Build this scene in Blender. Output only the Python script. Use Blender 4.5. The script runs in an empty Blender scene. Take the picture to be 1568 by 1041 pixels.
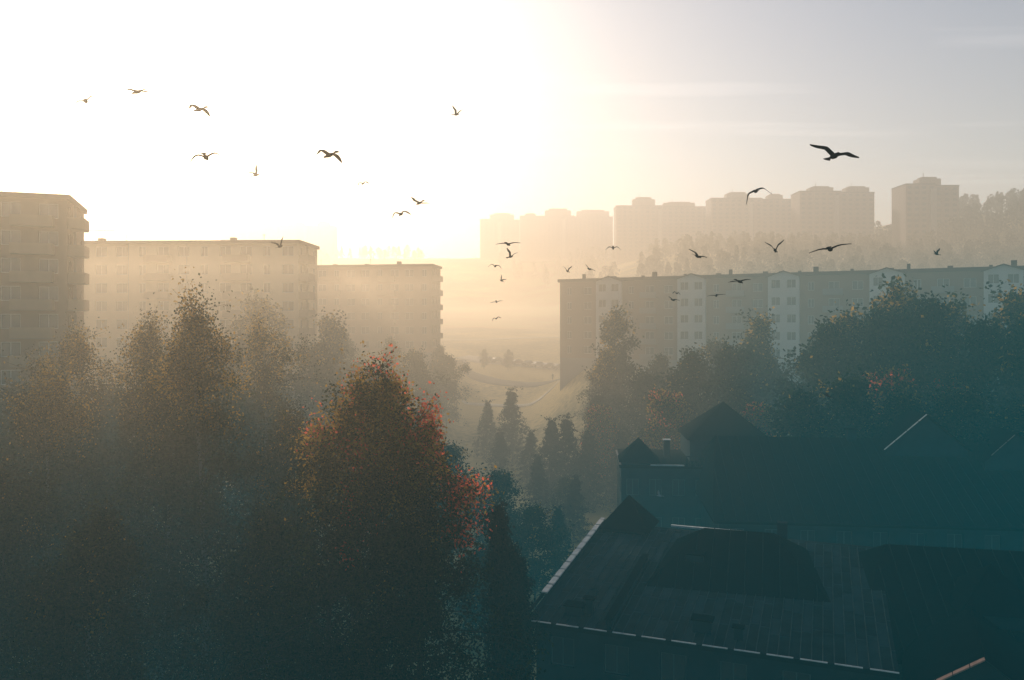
import bpy, math, random
import numpy as np
from mathutils import Vector
R = math.radians
scene = bpy.context.scene
col = scene.collection

# ------------------------------------------------------------------ materials
def nm(name):
    m = bpy.data.materials.new(name); m.use_nodes = True
    nt = m.node_tree; nt.nodes.clear()
    out = nt.nodes.new('ShaderNodeOutputMaterial')
    return m, nt, out

def mat(name, c, rough=0.8, spec=0.3, var=0.25, scale=0.6, metal=0.0, bump=0.0):
    m, nt, out = nm(name)
    p = nt.nodes.new('ShaderNodeBsdfPrincipled')
    p.inputs['Roughness'].default_value = rough
    p.inputs['Metallic'].default_value = metal
    p.inputs['Specular IOR Level'].default_value = spec
    g = nt.nodes.new('ShaderNodeNewGeometry')
    n = nt.nodes.new('ShaderNodeTexNoise'); n.inputs['Scale'].default_value = scale
    n.inputs['Detail'].default_value = 6
    nt.links.new(g.outputs['Position'], n.inputs['Vector'])
    mx = nt.nodes.new('ShaderNodeMix'); mx.data_type = 'RGBA'
    mx.inputs[6].default_value = (*[v*(1-var) for v in c], 1)
    mx.inputs[7].default_value = (*[min(1, v*(1+var)) for v in c], 1)
    nt.links.new(n.outputs['Fac'], mx.inputs[0])
    nt.links.new(mx.outputs[2], p.inputs['Base Color'])
    nt.links.new(p.outputs[0], out.inputs['Surface'])
    return m

def leafmat(name, c, tr=0.45, var=0.5, scale=0.9):
    m, nt, out = nm(name)
    g = nt.nodes.new('ShaderNodeNewGeometry')
    n = nt.nodes.new('ShaderNodeTexNoise'); n.inputs['Scale'].default_value = scale
    n.inputs['Detail'].default_value = 3
    nt.links.new(g.outputs['Position'], n.inputs['Vector'])
    mx = nt.nodes.new('ShaderNodeMix'); mx.data_type = 'RGBA'
    mx.inputs[6].default_value = (*[v*(1-var) for v in c], 1)
    mx.inputs[7].default_value = (*[min(1, v*(1+var)) for v in c], 1)
    nt.links.new(n.outputs['Fac'], mx.inputs[0])
    d = nt.nodes.new('ShaderNodeBsdfDiffuse'); t = nt.nodes.new('ShaderNodeBsdfTranslucent')
    s = nt.nodes.new('ShaderNodeMixShader'); s.inputs[0].default_value = tr
    nt.links.new(mx.outputs[2], d.inputs[0]); nt.links.new(mx.outputs[2], t.inputs[0])
    nt.links.new(d.outputs[0], s.inputs[1]); nt.links.new(t.outputs[0], s.inputs[2])
    nt.links.new(s.outputs[0], out.inputs['Surface'])
    return m

M = {}
M['bark'] = mat('bark', (0.025, 0.027, 0.026), 0.9, 0.05, 0.5, 4)
M['birch_bark'] = mat('birch_bark', (0.08, 0.09, 0.09), 0.8, 0.1, 0.6, 3)
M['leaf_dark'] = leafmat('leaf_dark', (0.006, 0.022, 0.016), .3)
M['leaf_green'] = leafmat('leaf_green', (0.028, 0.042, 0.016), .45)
M['leaf_gold'] = leafmat('leaf_gold', (0.36, 0.20, 0.04), 0.62)
M['leaf_red'] = leafmat('leaf_red', (0.80, 0.15, 0.08), 0.62, .25)
M['needles'] = leafmat('needles', (0.007, 0.021, 0.018), 0.15)
M['forest'] = leafmat('forest_leaf', (0.030, 0.040, 0.028), 0.25, 0.6, 0.05)
M['wall_cream'] = mat('wall_cream', (0.40, 0.30, 0.19), 0.9, 0.1, 0.12, 0.5)
M['wall_tan'] = mat('wall_tan', (0.22, 0.15, 0.10), 0.9, 0.1, 0.12, 0.5)
M['wall_brown'] = mat('wall_brown', (0.14, 0.09, 0.065), 0.9, 0.1, 0.15, 0.5)
M['wall_light'] = mat('wall_light', (0.38, 0.37, 0.35), 0.9, 0.1, 0.1, 0.5)
M['wall_grey'] = mat('wall_grey', (0.14, 0.14, 0.14), 0.9, 0.1, 0.15, 0.5)
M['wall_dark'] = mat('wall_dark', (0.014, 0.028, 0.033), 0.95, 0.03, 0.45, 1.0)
M['dark_frame'] = mat('dark_frame', (0.06, 0.08, 0.08), 0.9, 0.05, 0.2, 1.0)
M['panel'] = mat('panel', (0.28, 0.24, 0.20), 0.9, 0.1, 0.1, 0.5)
M['tower'] = mat('tower', (0.15, 0.11, 0.09), 0.9, 0.1, 0.12, 0.2)
M['roof_felt'] = mat('roof_felt', (0.025, 0.025, 0.03), 0.9, 0.1, 0.3, 0.8)
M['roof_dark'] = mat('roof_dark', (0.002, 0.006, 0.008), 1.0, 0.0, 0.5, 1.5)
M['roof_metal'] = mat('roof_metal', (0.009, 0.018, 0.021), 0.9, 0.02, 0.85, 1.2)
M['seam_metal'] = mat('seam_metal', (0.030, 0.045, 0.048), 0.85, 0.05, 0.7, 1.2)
M['cap'] = mat('metal_cap', (0.40, 0.38, 0.35), 0.5, 0.3, 0.6, 2.5)
M['verge'] = mat('verge_board', (0.16, 0.13, 0.11), 0.8, 0.1, 0.6, 1.5)
M['copper'] = mat('verge_copper', (0.34, 0.16, 0.11), 0.6, 0.3, 0.5, 2.5)
M['glass'] = mat('glass', (0.03, 0.035, 0.04), 0.15, 0.5, 0.2, 0.4)
M['frame'] = mat('frame', (0.36, 0.35, 0.33), 0.6, 0.2, 0.1, 1)
M['asphalt'] = mat('asphalt', (0.07, 0.065, 0.06), 0.9, 0.1, 0.3, 0.7)
M['path'] = mat('path_gravel', (0.38, 0.33, 0.26), 0.95, 0.1, 0.3, 0.7)
M['tyre'] = mat('tyre', (0.02, 0.02, 0.02), 0.9)
M['bird'] = mat('bird_feather', (0.016, 0.016, 0.018), 0.9, 0.02, 0.4, 6)
M['bird_pale'] = mat('bird_pale_feather', (0.35, 0.34, 0.33), 0.8, 0.1, 0.3, 6)
M['cloth'] = mat('cloth', (0.03, 0.035, 0.05), 0.9)

m, nt, out = nm('grass_ground')
p = nt.nodes.new('ShaderNodeBsdfPrincipled'); p.inputs['Roughness'].default_value = 1; p.inputs['Specular IOR Level'].default_value = 0.05
g = nt.nodes.new('ShaderNodeNewGeometry')
n1 = nt.nodes.new('ShaderNodeTexNoise'); n1.inputs['Scale'].default_value = 0.03; n1.inputs['Detail'].default_value = 8
n2 = nt.nodes.new('ShaderNodeTexNoise'); n2.inputs['Scale'].default_value = 0.9; n2.inputs['Detail'].default_value = 8
nt.links.new(g.outputs['Position'], n1.inputs['Vector']); nt.links.new(g.outputs['Position'], n2.inputs['Vector'])
r = nt.nodes.new('ShaderNodeValToRGB')
r.color_ramp.elements[0].position = .35; r.color_ramp.elements[0].color = (0.08, 0.075, 0.03, 1)
r.color_ramp.elements[1].position = .58; r.color_ramp.elements[1].color = (0.42, 0.31, 0.13, 1)
ad = nt.nodes.new('ShaderNodeMath'); ad.operation = 'MULTIPLY_ADD'; ad.inputs[1].default_value = 0.45
sb = nt.nodes.new('ShaderNodeMath'); sb.operation = 'SUBTRACT'; sb.inputs[1].default_value = 0.225
nt.links.new(n2.outputs['Fac'], ad.inputs[0]); nt.links.new(n1.outputs['Fac'], sb.inputs[0]); nt.links.new(sb.outputs[0], ad.inputs[2])
nt.links.new(ad.outputs[0], r.inputs[0]); nt.links.new(r.outputs[0], p.inputs['Base Color'])
nt.links.new(p.outputs[0], out.inputs['Surface'])
M['grass'] = m

# ------------------------------------------------------------------ terrain
def sm(t):
    t = np.clip(t, 0, 1); return t*t*(3-2*t)
def gz(x, y):
    x = np.asarray(x, float); y = np.asarray(y, float)
    pc = np.interp(y, [-100, 60, 111, 150, 170, 200, 250, 400, 600, 750, 900, 1300, 3500], [0, 0, 2, 5.5, 8, 12.0, 18.5, 30, 52, 84, 98, 104, 104])
    pr = np.interp(y, [-100, 60, 111, 200, 250, 300, 430, 500, 560, 620, 740, 900, 1300, 3500], [0, 0, 3, 18, 24, 34, 60, 68, 73, 77, 86, 96, 104, 104])
    z = pc + (pr-pc)*sm((x-10)/110)
    z = z + sm((x-200)/90)*sm((y-250)/150)*24*(1-sm((y-700)/300))
    b = sm((x-3)/14)*sm((y-105)/65)*(1-sm((y-163)/38)); z = z + (np.maximum(18.0, z)-z)*b
    b = sm((-x-9)/12)*sm((y-100)/62)*(1-sm((y-190)/50)); z = z + (np.maximum(19, z)-z)*b
    z = z + 0.25*np.sin(x*.13+y*.07)*sm((y-40)/60) + 1.2*np.sin(x*.021+1)*np.sin(y*.017)*sm((y-240)/200)
    return z
def gzf(x, y): return float(gz(x, y))

def axis(segs):
    o = []
    for a, b, s in segs: o += list(np.arange(a, b, s))
    o.append(segs[-1][1]); return np.array(o)
gx = axis([(-2500, -600, 100), (-600, -150, 15), (-150, 150, 2), (150, 600, 10), (600, 2500, 100)])
gy = axis([(-400, 0, 40), (0, 260, 2), (260, 1000, 10), (1000, 3500, 100)])
X, Y = np.meshgrid(gx, gy); Z = gz(X, Y)
V = np.stack([X.ravel(), Y.ravel(), Z.ravel()], 1)
nx_, ny_ = len(gx), len(gy)
i, j = np.meshgrid(np.arange(nx_-1), np.arange(ny_-1)); a = (j*nx_+i).ravel()
F = np.stack([a, a+1, a+nx_+1, a+nx_], 1)

def quadmesh(name, V, F, mats, mi=None, smooth=False):
    me = bpy.data.meshes.new(name)
    V = np.asarray(V, np.float32); F = np.asarray(F, np.int32)
    me.vertices.add(len(V)); me.vertices.foreach_set('co', V.ravel())
    me.loops.add(F.size); me.loops.foreach_set('vertex_index', F.ravel())
    me.polygons.add(len(F)); me.polygons.foreach_set('loop_start', np.arange(0, F.size, 4, dtype=np.int32))
    for m_ in mats: me.materials.append(m_)
    if mi is not None: me.polygons.foreach_set('material_index', np.asarray(mi, np.int32))
    if smooth: me.polygons.foreach_set('use_smooth', np.ones(len(F), bool))
    me.update(calc_edges=True); me.validate()
    return me
def obj(name, me, loc=(0, 0, 0), rz=0, sc=1, parent=None):
    o = bpy.data.objects.new(name, me); o.location = loc; o.rotation_euler = (0, 0, rz)
    o.scale = (sc, sc, sc) if not isinstance(sc, tuple) else sc
    col.objects.link(o)
    if parent: o.parent = parent
    return o
obj('ground', quadmesh('ground', V, F, [M['grass']], smooth=True))

def ribbon(name, pts, w, m_, lift=0.12):
    pts = np.array(pts, float)
    t = np.linspace(0, 1, len(pts)); tt = np.linspace(0, 1, 90)
    from_x = np.interp(tt, t, pts[:, 0]); from_y = np.interp(tt, t, pts[:, 1])
    for _ in range(60):
        from_x[1:-1] = (from_x[:-2]+2*from_x[1:-1]+from_x[2:])/4; from_y[1:-1] = (from_y[:-2]+2*from_y[1:-1]+from_y[2:])/4
    dx = np.gradient(from_x); dy = np.gradient(from_y); L = np.hypot(dx, dy); nx, ny = -dy/L, dx/L
    vs = []
    for k, dz in ((-w/2-.01, -0.6), (-w/2, 0), (-w/4, 0), (0, 0), (w/4, 0), (w/2, 0), (w/2+.01, -0.6)):
        x = from_x+nx*k; y = from_y+ny*k
        vs.append(np.stack([x, y, gz(x, y)+lift+dz], 1))
    n = len(tt); V = np.concatenate(vs); F = []
    for s in range(6):
        for q in range(n-1): F.append((s*n+q, s*n+q+1, (s+1)*n+q+1, (s+1)*n+q))
    return obj(name, quadmesh(name, V, F, [m_], smooth=False))
ribbon('road', [(-20, 218), (-12, 202), (-3, 190), (8, 186), (20, 184), (34, 180)], 5.0, M['asphalt'], .14)
ribbon('footpath', [(-14, 172), (-6, 170), (2, 168), (12, 172), (22, 176)], 2.0, M['path'], .14)
ribbon('car_park', [(-14, 223), (0, 217), (10, 213), (24, 208)], 9, M['path'], .15)
ribbon('footpath', [(-25, 262), (-5, 268), (15, 270), (40, 262)], 2.5, M['path'], .2)

# ------------------------------------------------------------------ trees
def tubes(paths, sides):
    Vs, Fs = [], []; base = 0
    ang = np.linspace(0, 2*math.pi, sides, endpoint=False)
    for pts, rad in paths:
        pts = np.asarray(pts); n = len(pts)
        d = np.gradient(pts, axis=0); d /= np.linalg.norm(d, axis=1)[:, None]+1e-9
        ref = np.array([1.0, 0, 0]) if abs(d[0][0]) < .8 else np.array([0, 1.0, 0])
        u = np.cross(d, ref); u /= np.linalg.norm(u, axis=1)[:, None]+1e-9; v = np.cross(d, u)
        ring = pts[:, None, :] + (u[:, None, :]*np.cos(ang)[None, :, None] + v[:, None, :]*np.sin(ang)[None, :, None])*np.asarray(rad)[:, None, None]
        Vs.append(ring.reshape(-1, 3))
        for s in range(n-1):
            for k in range(sides):
                k2 = (k+1) % sides
                Fs.append((base+s*sides+k, base+s*sides+k2, base+(s+1)*sides+k2, base+(s+1)*sides+k))
        base += n*sides
    return np.concatenate(Vs), np.array(Fs)

def tree_mesh(name, seed, H, Rad, crown0, n_limb, n_leaf, leaf, sig, prof, up=0.9, droop=0.5, bark='bark', colf=None, leafmats=('leaf_dark', 'leaf_green', 'leaf_gold', 'leaf_red'), twigs=6, hang=1.3, lv=(.5, 1.35)):
    rg = np.random.default_rng(seed)
    n = 10; tz = np.linspace(0, 1, n)
    wob = np.cumsum(rg.normal(0, H*0.007, (n, 2)), 0); wob[0] = 0
    trunk = np.concatenate([wob, (tz*H*.95)[:, None]], 1); trad = H*.009*(1-tz)**.8+0.012
    paths = []; thin = []; cl = []; cw = []
    lob = [(rg.uniform(0, 6.28), rg.uniform(.2, .95), rg.uniform(.25, .5)) for _ in range(5)]
    for i in range(n_limb):
        t = crown0+(1-crown0)*((i+rg.random())/n_limb)**.9*.98
        az = i*2.4+rg.normal(0, .35)
        tc_ = (t-crown0)/(1-crown0)
        lobe = 1+sum(a_*math.exp(-((tc_-h_)/.12)**2)*max(0, math.cos(az-z_)) for z_, h_, a_ in lob)-.12
        L = Rad*prof(tc_)*rg.uniform(*lv)*lobe+.2
        s = np.array([np.interp(t*.95, tz*.95, trunk[:, 0]), np.interp(t*.95, tz*.95, trunk[:, 1]), t*H*.95])
        e0 = up*rg.uniform(.6, 1.3)
        P = [s]
        for k in range(6):
            e = e0-droop*k*.33
            P.append(P[-1]+np.array([math.cos(az)*math.cos(e), math.sin(az)*math.cos(e), math.sin(e)])*L/5.2)
            az += rg.normal(0, .12)
        P = np.array(P); over = np.maximum(0, P[:, 2]-H*.95); P[:, 2] -= over*.75
        paths.append((P, np.linspace(max(.02, H*.0034*(1-t)+.02), .01, 7)))
        dens = rg.uniform(.3, 1.6)
        for q in np.linspace(.35, 1, max(3, int(L*1.6))):
            c = np.array([np.interp(q*6, range(7), P[:, a]) for a in range(3)]); cl.append(c); cw.append(dens)
        for k in range(twigs):
            q = rg.uniform(.3, 1)*6
            c = np.array([np.interp(q, range(7), P[:, a]) for a in range(3)])
            d = rg.normal(0, 1, 3); d[2] = d[2]*.6+.1; d /= np.linalg.norm(d)
            l = (L*.28+.25)*rg.uniform(.6, 1.3)
            e = c+d*l*.6; e2 = e+(d*np.array([1, 1, .3])+np.array([0, 0, -.45*hang]))*l*.5
            thin.append((np.array([c, e, e2]), [.016, .011, .005]))
            dn = dens*rg.uniform(.4, 1.5)
            cl += [e, e2, (e+e2)/2]; cw += [dn, dn, dn]
    for k in range(7):
        d = rg.normal(0, .7, 2); s = trunk[-1]
        e = s+np.array([d[0], d[1], H*.035*rg.uniform(.3, 1.2)]); thin.append((np.array([s, (s+e)/2, e]), [.02, .014, .006])); cl += [(s+e)/2, e]; cw += [1.2, .6]
    cl = np.array(cl); cw = np.array(cw); cw /= cw.sum()
    idx = rg.choice(len(cl), n_leaf, p=cw)
    c = cl[idx]+rg.normal(0, 1, (n_leaf, 3))*np.array([sig, sig, sig*hang])
    u = rg.normal(0, 1, (n_leaf, 3)); u /= np.linalg.norm(u, axis=1)[:, None]
    v = rg.normal(0, 1, (n_leaf, 3)); v -= (v*u).sum(1)[:, None]*u; v /= np.linalg.norm(v, axis=1)[:, None]
    s = leaf*rg.uniform(.6, 1.3, (n_leaf, 1))
    LV = np.stack([c+u*s*.6, c+v*s*.4, c-u*s*.6, c-v*s*.4], 1).reshape(-1, 3)
    V0, F0 = tubes([(trunk, trad)], 8)
    V1, F1 = tubes(paths, 5); V2, F2 = tubes(thin, 3)
    F1 = F1+len(V0); F2 = F2+len(V1)+len(V0); F3 = np.arange(n_leaf*4).reshape(-1, 4)+len(V1)+len(V2)+len(V0)
    cm = rg.random(len(cl))
    if colf is None:
        mi = np.where(cm < .74, 0, np.where(cm < .97, 1, 2))[idx]
    else:
        mi = colf(cl, cm, rg)[idx]
    stray = rg.random(n_leaf) < .06; mi = np.where(stray, rg.integers(0, 2, n_leaf), mi)
    mi = np.concatenate([np.zeros(len(F0), int), np.ones(len(F1)+len(F2), int), mi+2])
    return quadmesh(name, np.concatenate([V0, V1, V2, LV]), np.concatenate([F0, F1, F2, F3]), [M[bark], M['bark']]+[M[k] for k in leafmats], mi)

p_birch = lambda t: (max(0, 1-t**1.7))**.68*(.85+.15*math.sin(t*17))+.03
p_slim = lambda t: (max(0, 1-t))**.6*(.82+.18*math.sin(t*17))+.03
p_dome = lambda t: max(.06, (1-t**2.6))**.6*(.88+.12*math.sin(t*21))
p_maple = lambda t: max(.05, (1-t**3.4))**.62
p_cone = lambda t: (1-t)**1.1*.97+.03

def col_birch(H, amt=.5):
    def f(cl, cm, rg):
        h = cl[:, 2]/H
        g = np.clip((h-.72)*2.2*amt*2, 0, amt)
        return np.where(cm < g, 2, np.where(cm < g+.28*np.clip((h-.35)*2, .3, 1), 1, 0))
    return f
def col_maple(H, bias):
    def f(cl, cm, rg):
        h = cl[:, 2]/H; x = cl[:, 0]
        red = np.clip((h-.84)*8, 0, 1)*bias*np.clip(.5+x*.3, .05, 1)
        red = np.maximum(red, .45*bias*((x > 1.4) & (h > .70)))
        gold = np.clip((h-.74)*3.4, 0, .60)*(1-red*.5)+.005
        return np.where(cm < red, 3, np.where(cm < red+gold, 2, np.where(cm < red+gold+.3*np.clip((h-.35)*2.5, .25, 1), 1, 0)))
    return f
near = [(-15.8, 42, 27.0, 4.5, 48000, .5), (-23.4, 50, 25.9, 4.4, 38000, .5), (-28.6, 53, 25.2, 4.5, 32000, .4), (-26.8, 45, 23.2, 4.5, 36000, .4),
        (-18.8, 60, 26.0, 3.9, 24000, .5), (-12.6, 45, 20.6, 4.2, 38000, .15), (-24, 37, 18.8, 4.8, 42000, .04), (-17.2, 34, 17.2, 5.2, 50000, .02), (-20.3, 46, 22.8, 4.5, 38000, .3), (-11.4, 37, 16.8, 4.0, 34000, .04)]
for k, (x, y, tz_, rd, nl, am) in enumerate(near):
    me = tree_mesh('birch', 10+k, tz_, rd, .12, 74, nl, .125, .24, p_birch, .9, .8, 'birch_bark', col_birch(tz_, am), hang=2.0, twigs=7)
    obj('birch_tree', me, (x, y, 0))
for k, (x, y, tz_, rd, nl, bs) in enumerate([(-5.9, 34.5, 24.0, 3.5, 64000, .25), (-8.2, 34, 22.0, 3.2, 44000, .45), (-3.9, 33.8, 22.0, 2.3, 44000, .95)]):
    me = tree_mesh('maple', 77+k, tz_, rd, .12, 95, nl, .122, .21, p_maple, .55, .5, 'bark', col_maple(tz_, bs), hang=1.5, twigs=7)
    obj('maple_tree', me, (x, y, 0))

protos = [tree_mesh('deciduous_%d' % k, 200+k, 15, 4.0, .12, 46, 12000, .26, .33, p, .8, .5) for k, p in enumerate([p_dome, p_birch, p_dome])]
protos_n = [tree_mesh('slender_%d' % k, 300+k, 15, 2.6, .12, 44, 8500, .24, .25, p_slim, 1.1, .6, 'birch_bark', col_birch(15)) for k in range(2)]
def col_aut(cl, cm, rg): return np.where(cm < .18, 3, np.where(cm < .42, 2, 1))
proto_red = tree_mesh('autumn_0', 410, 15, 4.5, .1, 44, 10000, .27, .36, p_dome, .9, .5, 'bark', col_aut)
cz = lambda cl, cm, rg: np.zeros(len(cl), int)
firs = [tree_mesh('fir_%d' % k, 500+k, 12, 3.3, .04, 110, 13000, .20, .13, p_cone, .0, .2, 'bark', cz, ('needles', 'needles', 'needles', 'needles'), twigs=5, hang=1.0, lv=(.8, 1.1)) for k in range(2)]
thuja = tree_mesh('thuja', 600, 12, 1.3, .02, 120, 20000, .13, .14, lambda t: max(.05, (1-t**2.4))**.7, 1.2, .1, 'bark', cz, ('needles', 'leaf_dark', 'needles', 'needles'), twigs=5, lv=(.7, 1.1))
rnd = random.Random(4)
def plant(name, me, x, y, top, h0, wide=1.0):
    z = gzf(x, y); s = (top-z)/h0
    obj(name, me, (x, y, z-.1), rnd.uniform(0, 6.28), (s*wide, s*wide, s))
for (x, y, t, k, w) in [
    (22.4, 100, 21.8, 1, 1), (26, 98, 22.3, 0, .9), (32, 104, 23.0, 2, .9), (36.3, 92, 25.4, 1, 1), (40.6, 90, 26.6, 0, .85),
    (46, 88, 28.0, 1, 1), (43.5, 96, 25.5, 0, .9), (49.5, 85, 25.4, 2, .9), (54, 84, 26.6, 1, 1), (60, 86, 27.5, 2, 1), (29.7, 82, 18.3, 1, 1.2),
    (33.5, 80, 19.6, 0, 1.1), (37.8, 78, 18.4, 1, 1.2), (42.4, 76, 18.8, 2, 1.1), (47.5, 75, 17.8, 1, 1.3), (53, 75, 19, 0, 1.1),
    (2, 70, 9.2, 0, 1.2), (-1.5, 77, 11, 2, 1.1), (-6, 80, 13, 0, 1), (-9.5, 75, 15, 1, 1), (-13, 82, 16, 2, 1), (-2, 62, 8, 1, 1.4),
    (-22, 72, 19, 0, 1.1), (-29, 76, 22, 1, 1.1), (-35, 70, 20, 1, 1.2), (-41, 66, 20, 0, 1.1), (-16, 95, 20, 1, 1), (-23, 98, 22.5, 0, .9),
    (-31, 96, 25.3, 1, .9), (-38, 92, 24, 2, .9), (-14, 120, 20.8, 0, 1), (-11.5, 140, 19.5, 2, 1), (-20, 132, 22.8, 1, .9), (-27, 125, 24, 2, .9),
    (-13.5, 152, 21, 1, .9), (-7.2, 207, 18.4, 0, .9), (-1.0, 205, 18.4, 2, 1.0), (22, 118, 20.5, 1, .9), (-9, 66, 12, 0, 1.2), (6, 92, 7.5, 2, 1.4),
    (-34, 58, 19, 2, 1.1), (-33, 50, 18, 0, 1.2), (-39, 58, 20, 1, 1.1), (29, 112, 22.4, 0, .9), (41, 108, 23, 1, .9), (12, 62, 6, 0, 1.5), (26, 93, 18, 1, 1.2), (64, 80, 24, 0, 1), (17, 108, 18.5, 0, 1), (14, 126, 19, 1, 1)]:
    plant('deciduous_tree', protos[k], x, y, t, 15, w)
for (x, y, t, k) in [(15, 118, 27.4, 0), (13.2, 112, 22, 1), (32.5, 106, 26.6, 1), (50, 92, 28, 0), (-29.6, 95, 28.6, 0), (-25.5, 110, 26.5, 1), (56, 90, 29.5, 1), (39, 95, 27, 1), (45, 93, 30.2, 0)]:
    plant('slender_birch_tree', protos_n[k], x, y, t, 15)
for (x, y, t) in [(17.8, 96, 17.0), (26.8, 90, 16.0), (40, 84, 20.1), (11, 105, 14.3), (46, 84, 19.3)]:
    plant('autumn_tree', proto_red, x, y, t, 15)
for (x, y, t, k) in [(7.3, 103, 13.5, 0), (5.0, 105, 13, 1), (11.9, 108, 16.4, 0), (9.4, 100, 12, 1), (0.1, 125, 15.2, 0), (3.2, 96, 9.5, 1), (-1.8, 112, 10.5, 0), (13.8, 102, 12, 1), (2.5, 112, 10.4, 1), (6.8, 88, 8.6, 0), (-4, 128, 13, 1), (4.6, 78, 7.5, 1)]:
    plant('fir_tree', firs[k], x, y, t, 12, 1.0)
plant('thuja_tree', thuja, -0.35, 40, 16.2, 12, .75)
plant('thuja_tree', thuja, 0.7, 43, 13.0, 12, .9)

def forest(name, pts, n_leaf, leaf, seed, h=(9, 15), rad=3.2):
    rg = np.random.default_rng(seed); Vs = []; N = len(pts)
    tb = []
    for (x, y) in pts:
        H = rg.uniform(*h); z = gzf(x, y); con = rg.random() < .45
        t = rg.random(n_leaf)**.7
        rr = rad*(np.sqrt(rg.random(n_leaf)))*((1-t)*.9+.1 if con else np.sqrt(np.clip(1-(t*1.6-.6)**2, .02, 1)))*rg.uniform(.8, 1.2)
        a = rg.random(n_leaf)*6.283; lump = 1+.25*np.sin(a*3+x)+.2*np.sin(t*9+y)
        c = np.stack([x+np.cos(a)*rr*lump, y+np.sin(a)*rr*lump, z+H*(.12+.88*t)], 1)
        u = rg.normal(0, 1, (n_leaf, 3)); u /= np.linalg.norm(u, axis=1)[:, None]
        v = rg.normal(0, 1, (n_leaf, 3)); v -= (v*u).sum(1)[:, None]*u; v /= np.linalg.norm(v, axis=1)[:, None]
        s = leaf*rg.uniform(.5, 1.3, (n_leaf, 1))
        Vs.append(np.stack([c+u*s*.6, c+v*s*.5, c-u*s*.6, c-v*s*.5], 1).reshape(-1, 3))
        tb.append((np.array([[x, y, z-.5], [x, y, z+H*.5], [x, y, z+H*.9]]), [.22, .14, .03]))
    V1 = np.concatenate(Vs); F1 = np.arange(len(V1)).reshape(-1, 4)
    V2, F2 = tubes(tb, 4)
    obj(name, quadmesh(name, np.concatenate([V1, V2]), np.concatenate([F1, F2+len(V1)]), [M['forest'], M['bark']], np.r_[np.zeros(len(F1), int), np.ones(len(F2), int)]))
rg = np.random.default_rng(9)
pts = []
while len(pts) < 950:
    y = rg.uniform(215, 520); x = rg.uniform(20, 420)
    if x/y < .16: continue
    if x/y < .33 and rg.random() < .35: continue
    if x/y > .9: continue
    pts.append((x, y))
forest('distant_forest', pts, 170, 1.1, 1)
pts = []
while len(pts) < 240:
    y = rg.uniform(300, 950); x = rg.uniform(-500, 90)
    if -.085 < x/y < .08 and y < 560: continue
    if math.sin(x*.03)+math.sin(y*.02+x*.01) < .2: continue
    pts.append((x, y))
forest('distant_tree_line', pts, 130, 1.3, 2)

# ------------------------------------------------------------------ buildings
class B:
    def __init__(s): s.p = {}
    def poly(s, part, pts):
        V, F = s.p.setdefault(part, ([], [])); b = len(V); V += [tuple(q) for q in pts]; F.append(tuple(range(b, b+len(pts))))
    def box(s, part, x0, x1, y0, y1, z0, z1):
        V, F = s.p.setdefault(part, ([], [])); b = len(V)
        V += [(x0, y0, z0), (x1, y0, z0), (x1, y1, z0), (x0, y1, z0), (x0, y0, z1), (x1, y0, z1), (x1, y1, z1), (x0, y1, z1)]
        F += [tuple(b+k for k in f) for f in ((0, 3, 2, 1), (4, 5, 6, 7), (0, 1, 5, 4), (1, 2, 6, 5), (2, 3, 7, 6), (3, 0, 4, 7))]
    def done(s, name, loc, rz, mats):
        e = bpy.data.objects.new(name, None); e.location = loc; e.rotation_euler = (0, 0, rz); col.objects.link(e)
        for k, (V, F) in s.p.items():
            me = bpy.data.meshes.new(k); me.from_pydata(V, [], F); me.materials.append(M[mats[k]]); me.update()
            obj(k, me, parent=e)
        return e

def facade(b, o, u, W, z0, H, bays, floors, ww, wh, sill, wall='walls', rnd_=None, mull=True, dep=.16):
    nx, ny = u[1], -u[0]
    def P(a, z, d=0): return (o[0]+u[0]*a-nx*d, o[1]+u[1]*a-ny*d, z)
    bw = W/bays; sh = H/floors
    for i in range(bays):
        for j in range(floors):
            a0, a1 = i*bw, (i+1)*bw; c0, c1 = z0+j*sh, z0+(j+1)*sh
            w = ww if not rnd_ else ww*(1 if (i % 3) else .6)
            l, r_ = (a0+a1-w)/2, (a0+a1+w)/2; bt, tp = c0+sill, c0+sill+wh
            b.poly(wall, [P(a0, c0), P(a1, c0), P(a1, bt), P(a0, bt)]); b.poly(wall, [P(a0, tp), P(a1, tp), P(a1, c1), P(a0, c1)])
            b.poly(wall, [P(a0, bt), P(l, bt), P(l, tp), P(a0, tp)]); b.poly(wall, [P(r_, bt), P(a1, bt), P(a1, tp), P(r_, tp)])
            for q in ([(l, bt), (r_, bt)], [(r_, bt), (r_, tp)], [(r_, tp), (l, tp)], [(l, tp), (l, bt)]):
                (p0, q0), (p1, q1) = q; b.poly(wall, [P(p0, q0), P(p1, q1), P(p1, q1, dep), P(p0, q0, dep)])
            b.poly('windows', [P(l, bt, dep), P(r_, bt, dep), P(r_, tp, dep), P(l, tp, dep)])
            if mull:
                f = .07; d = dep-.03
                for (x0, x1, y0, y1) in ((l, r_, bt, bt+f), (l, r_, tp-f, tp), (l, l+f, bt+f, tp-f), (r_-f, r_, bt+f, tp-f), ((l+r_)/2-f/2, (l+r_)/2+f/2, bt+f, tp-f)):
                    b.poly('window_frames', [P(x0, y0, d), P(x1, y0, d), P(x1, y1, d), P(x0, y1, d)])

BM = dict(walls='panel', walls_b='wall_light', windows='glass', window_frames='frame', roof='roof_felt', balconies='wall_tan', vents='roof_felt', caps='cap', coping='cap', verge='verge', railing='bark', seams='roof_metal', roof_sheet='roof_metal', penthouse='tower', plinth='wall_grey', rails='wall_light')

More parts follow.
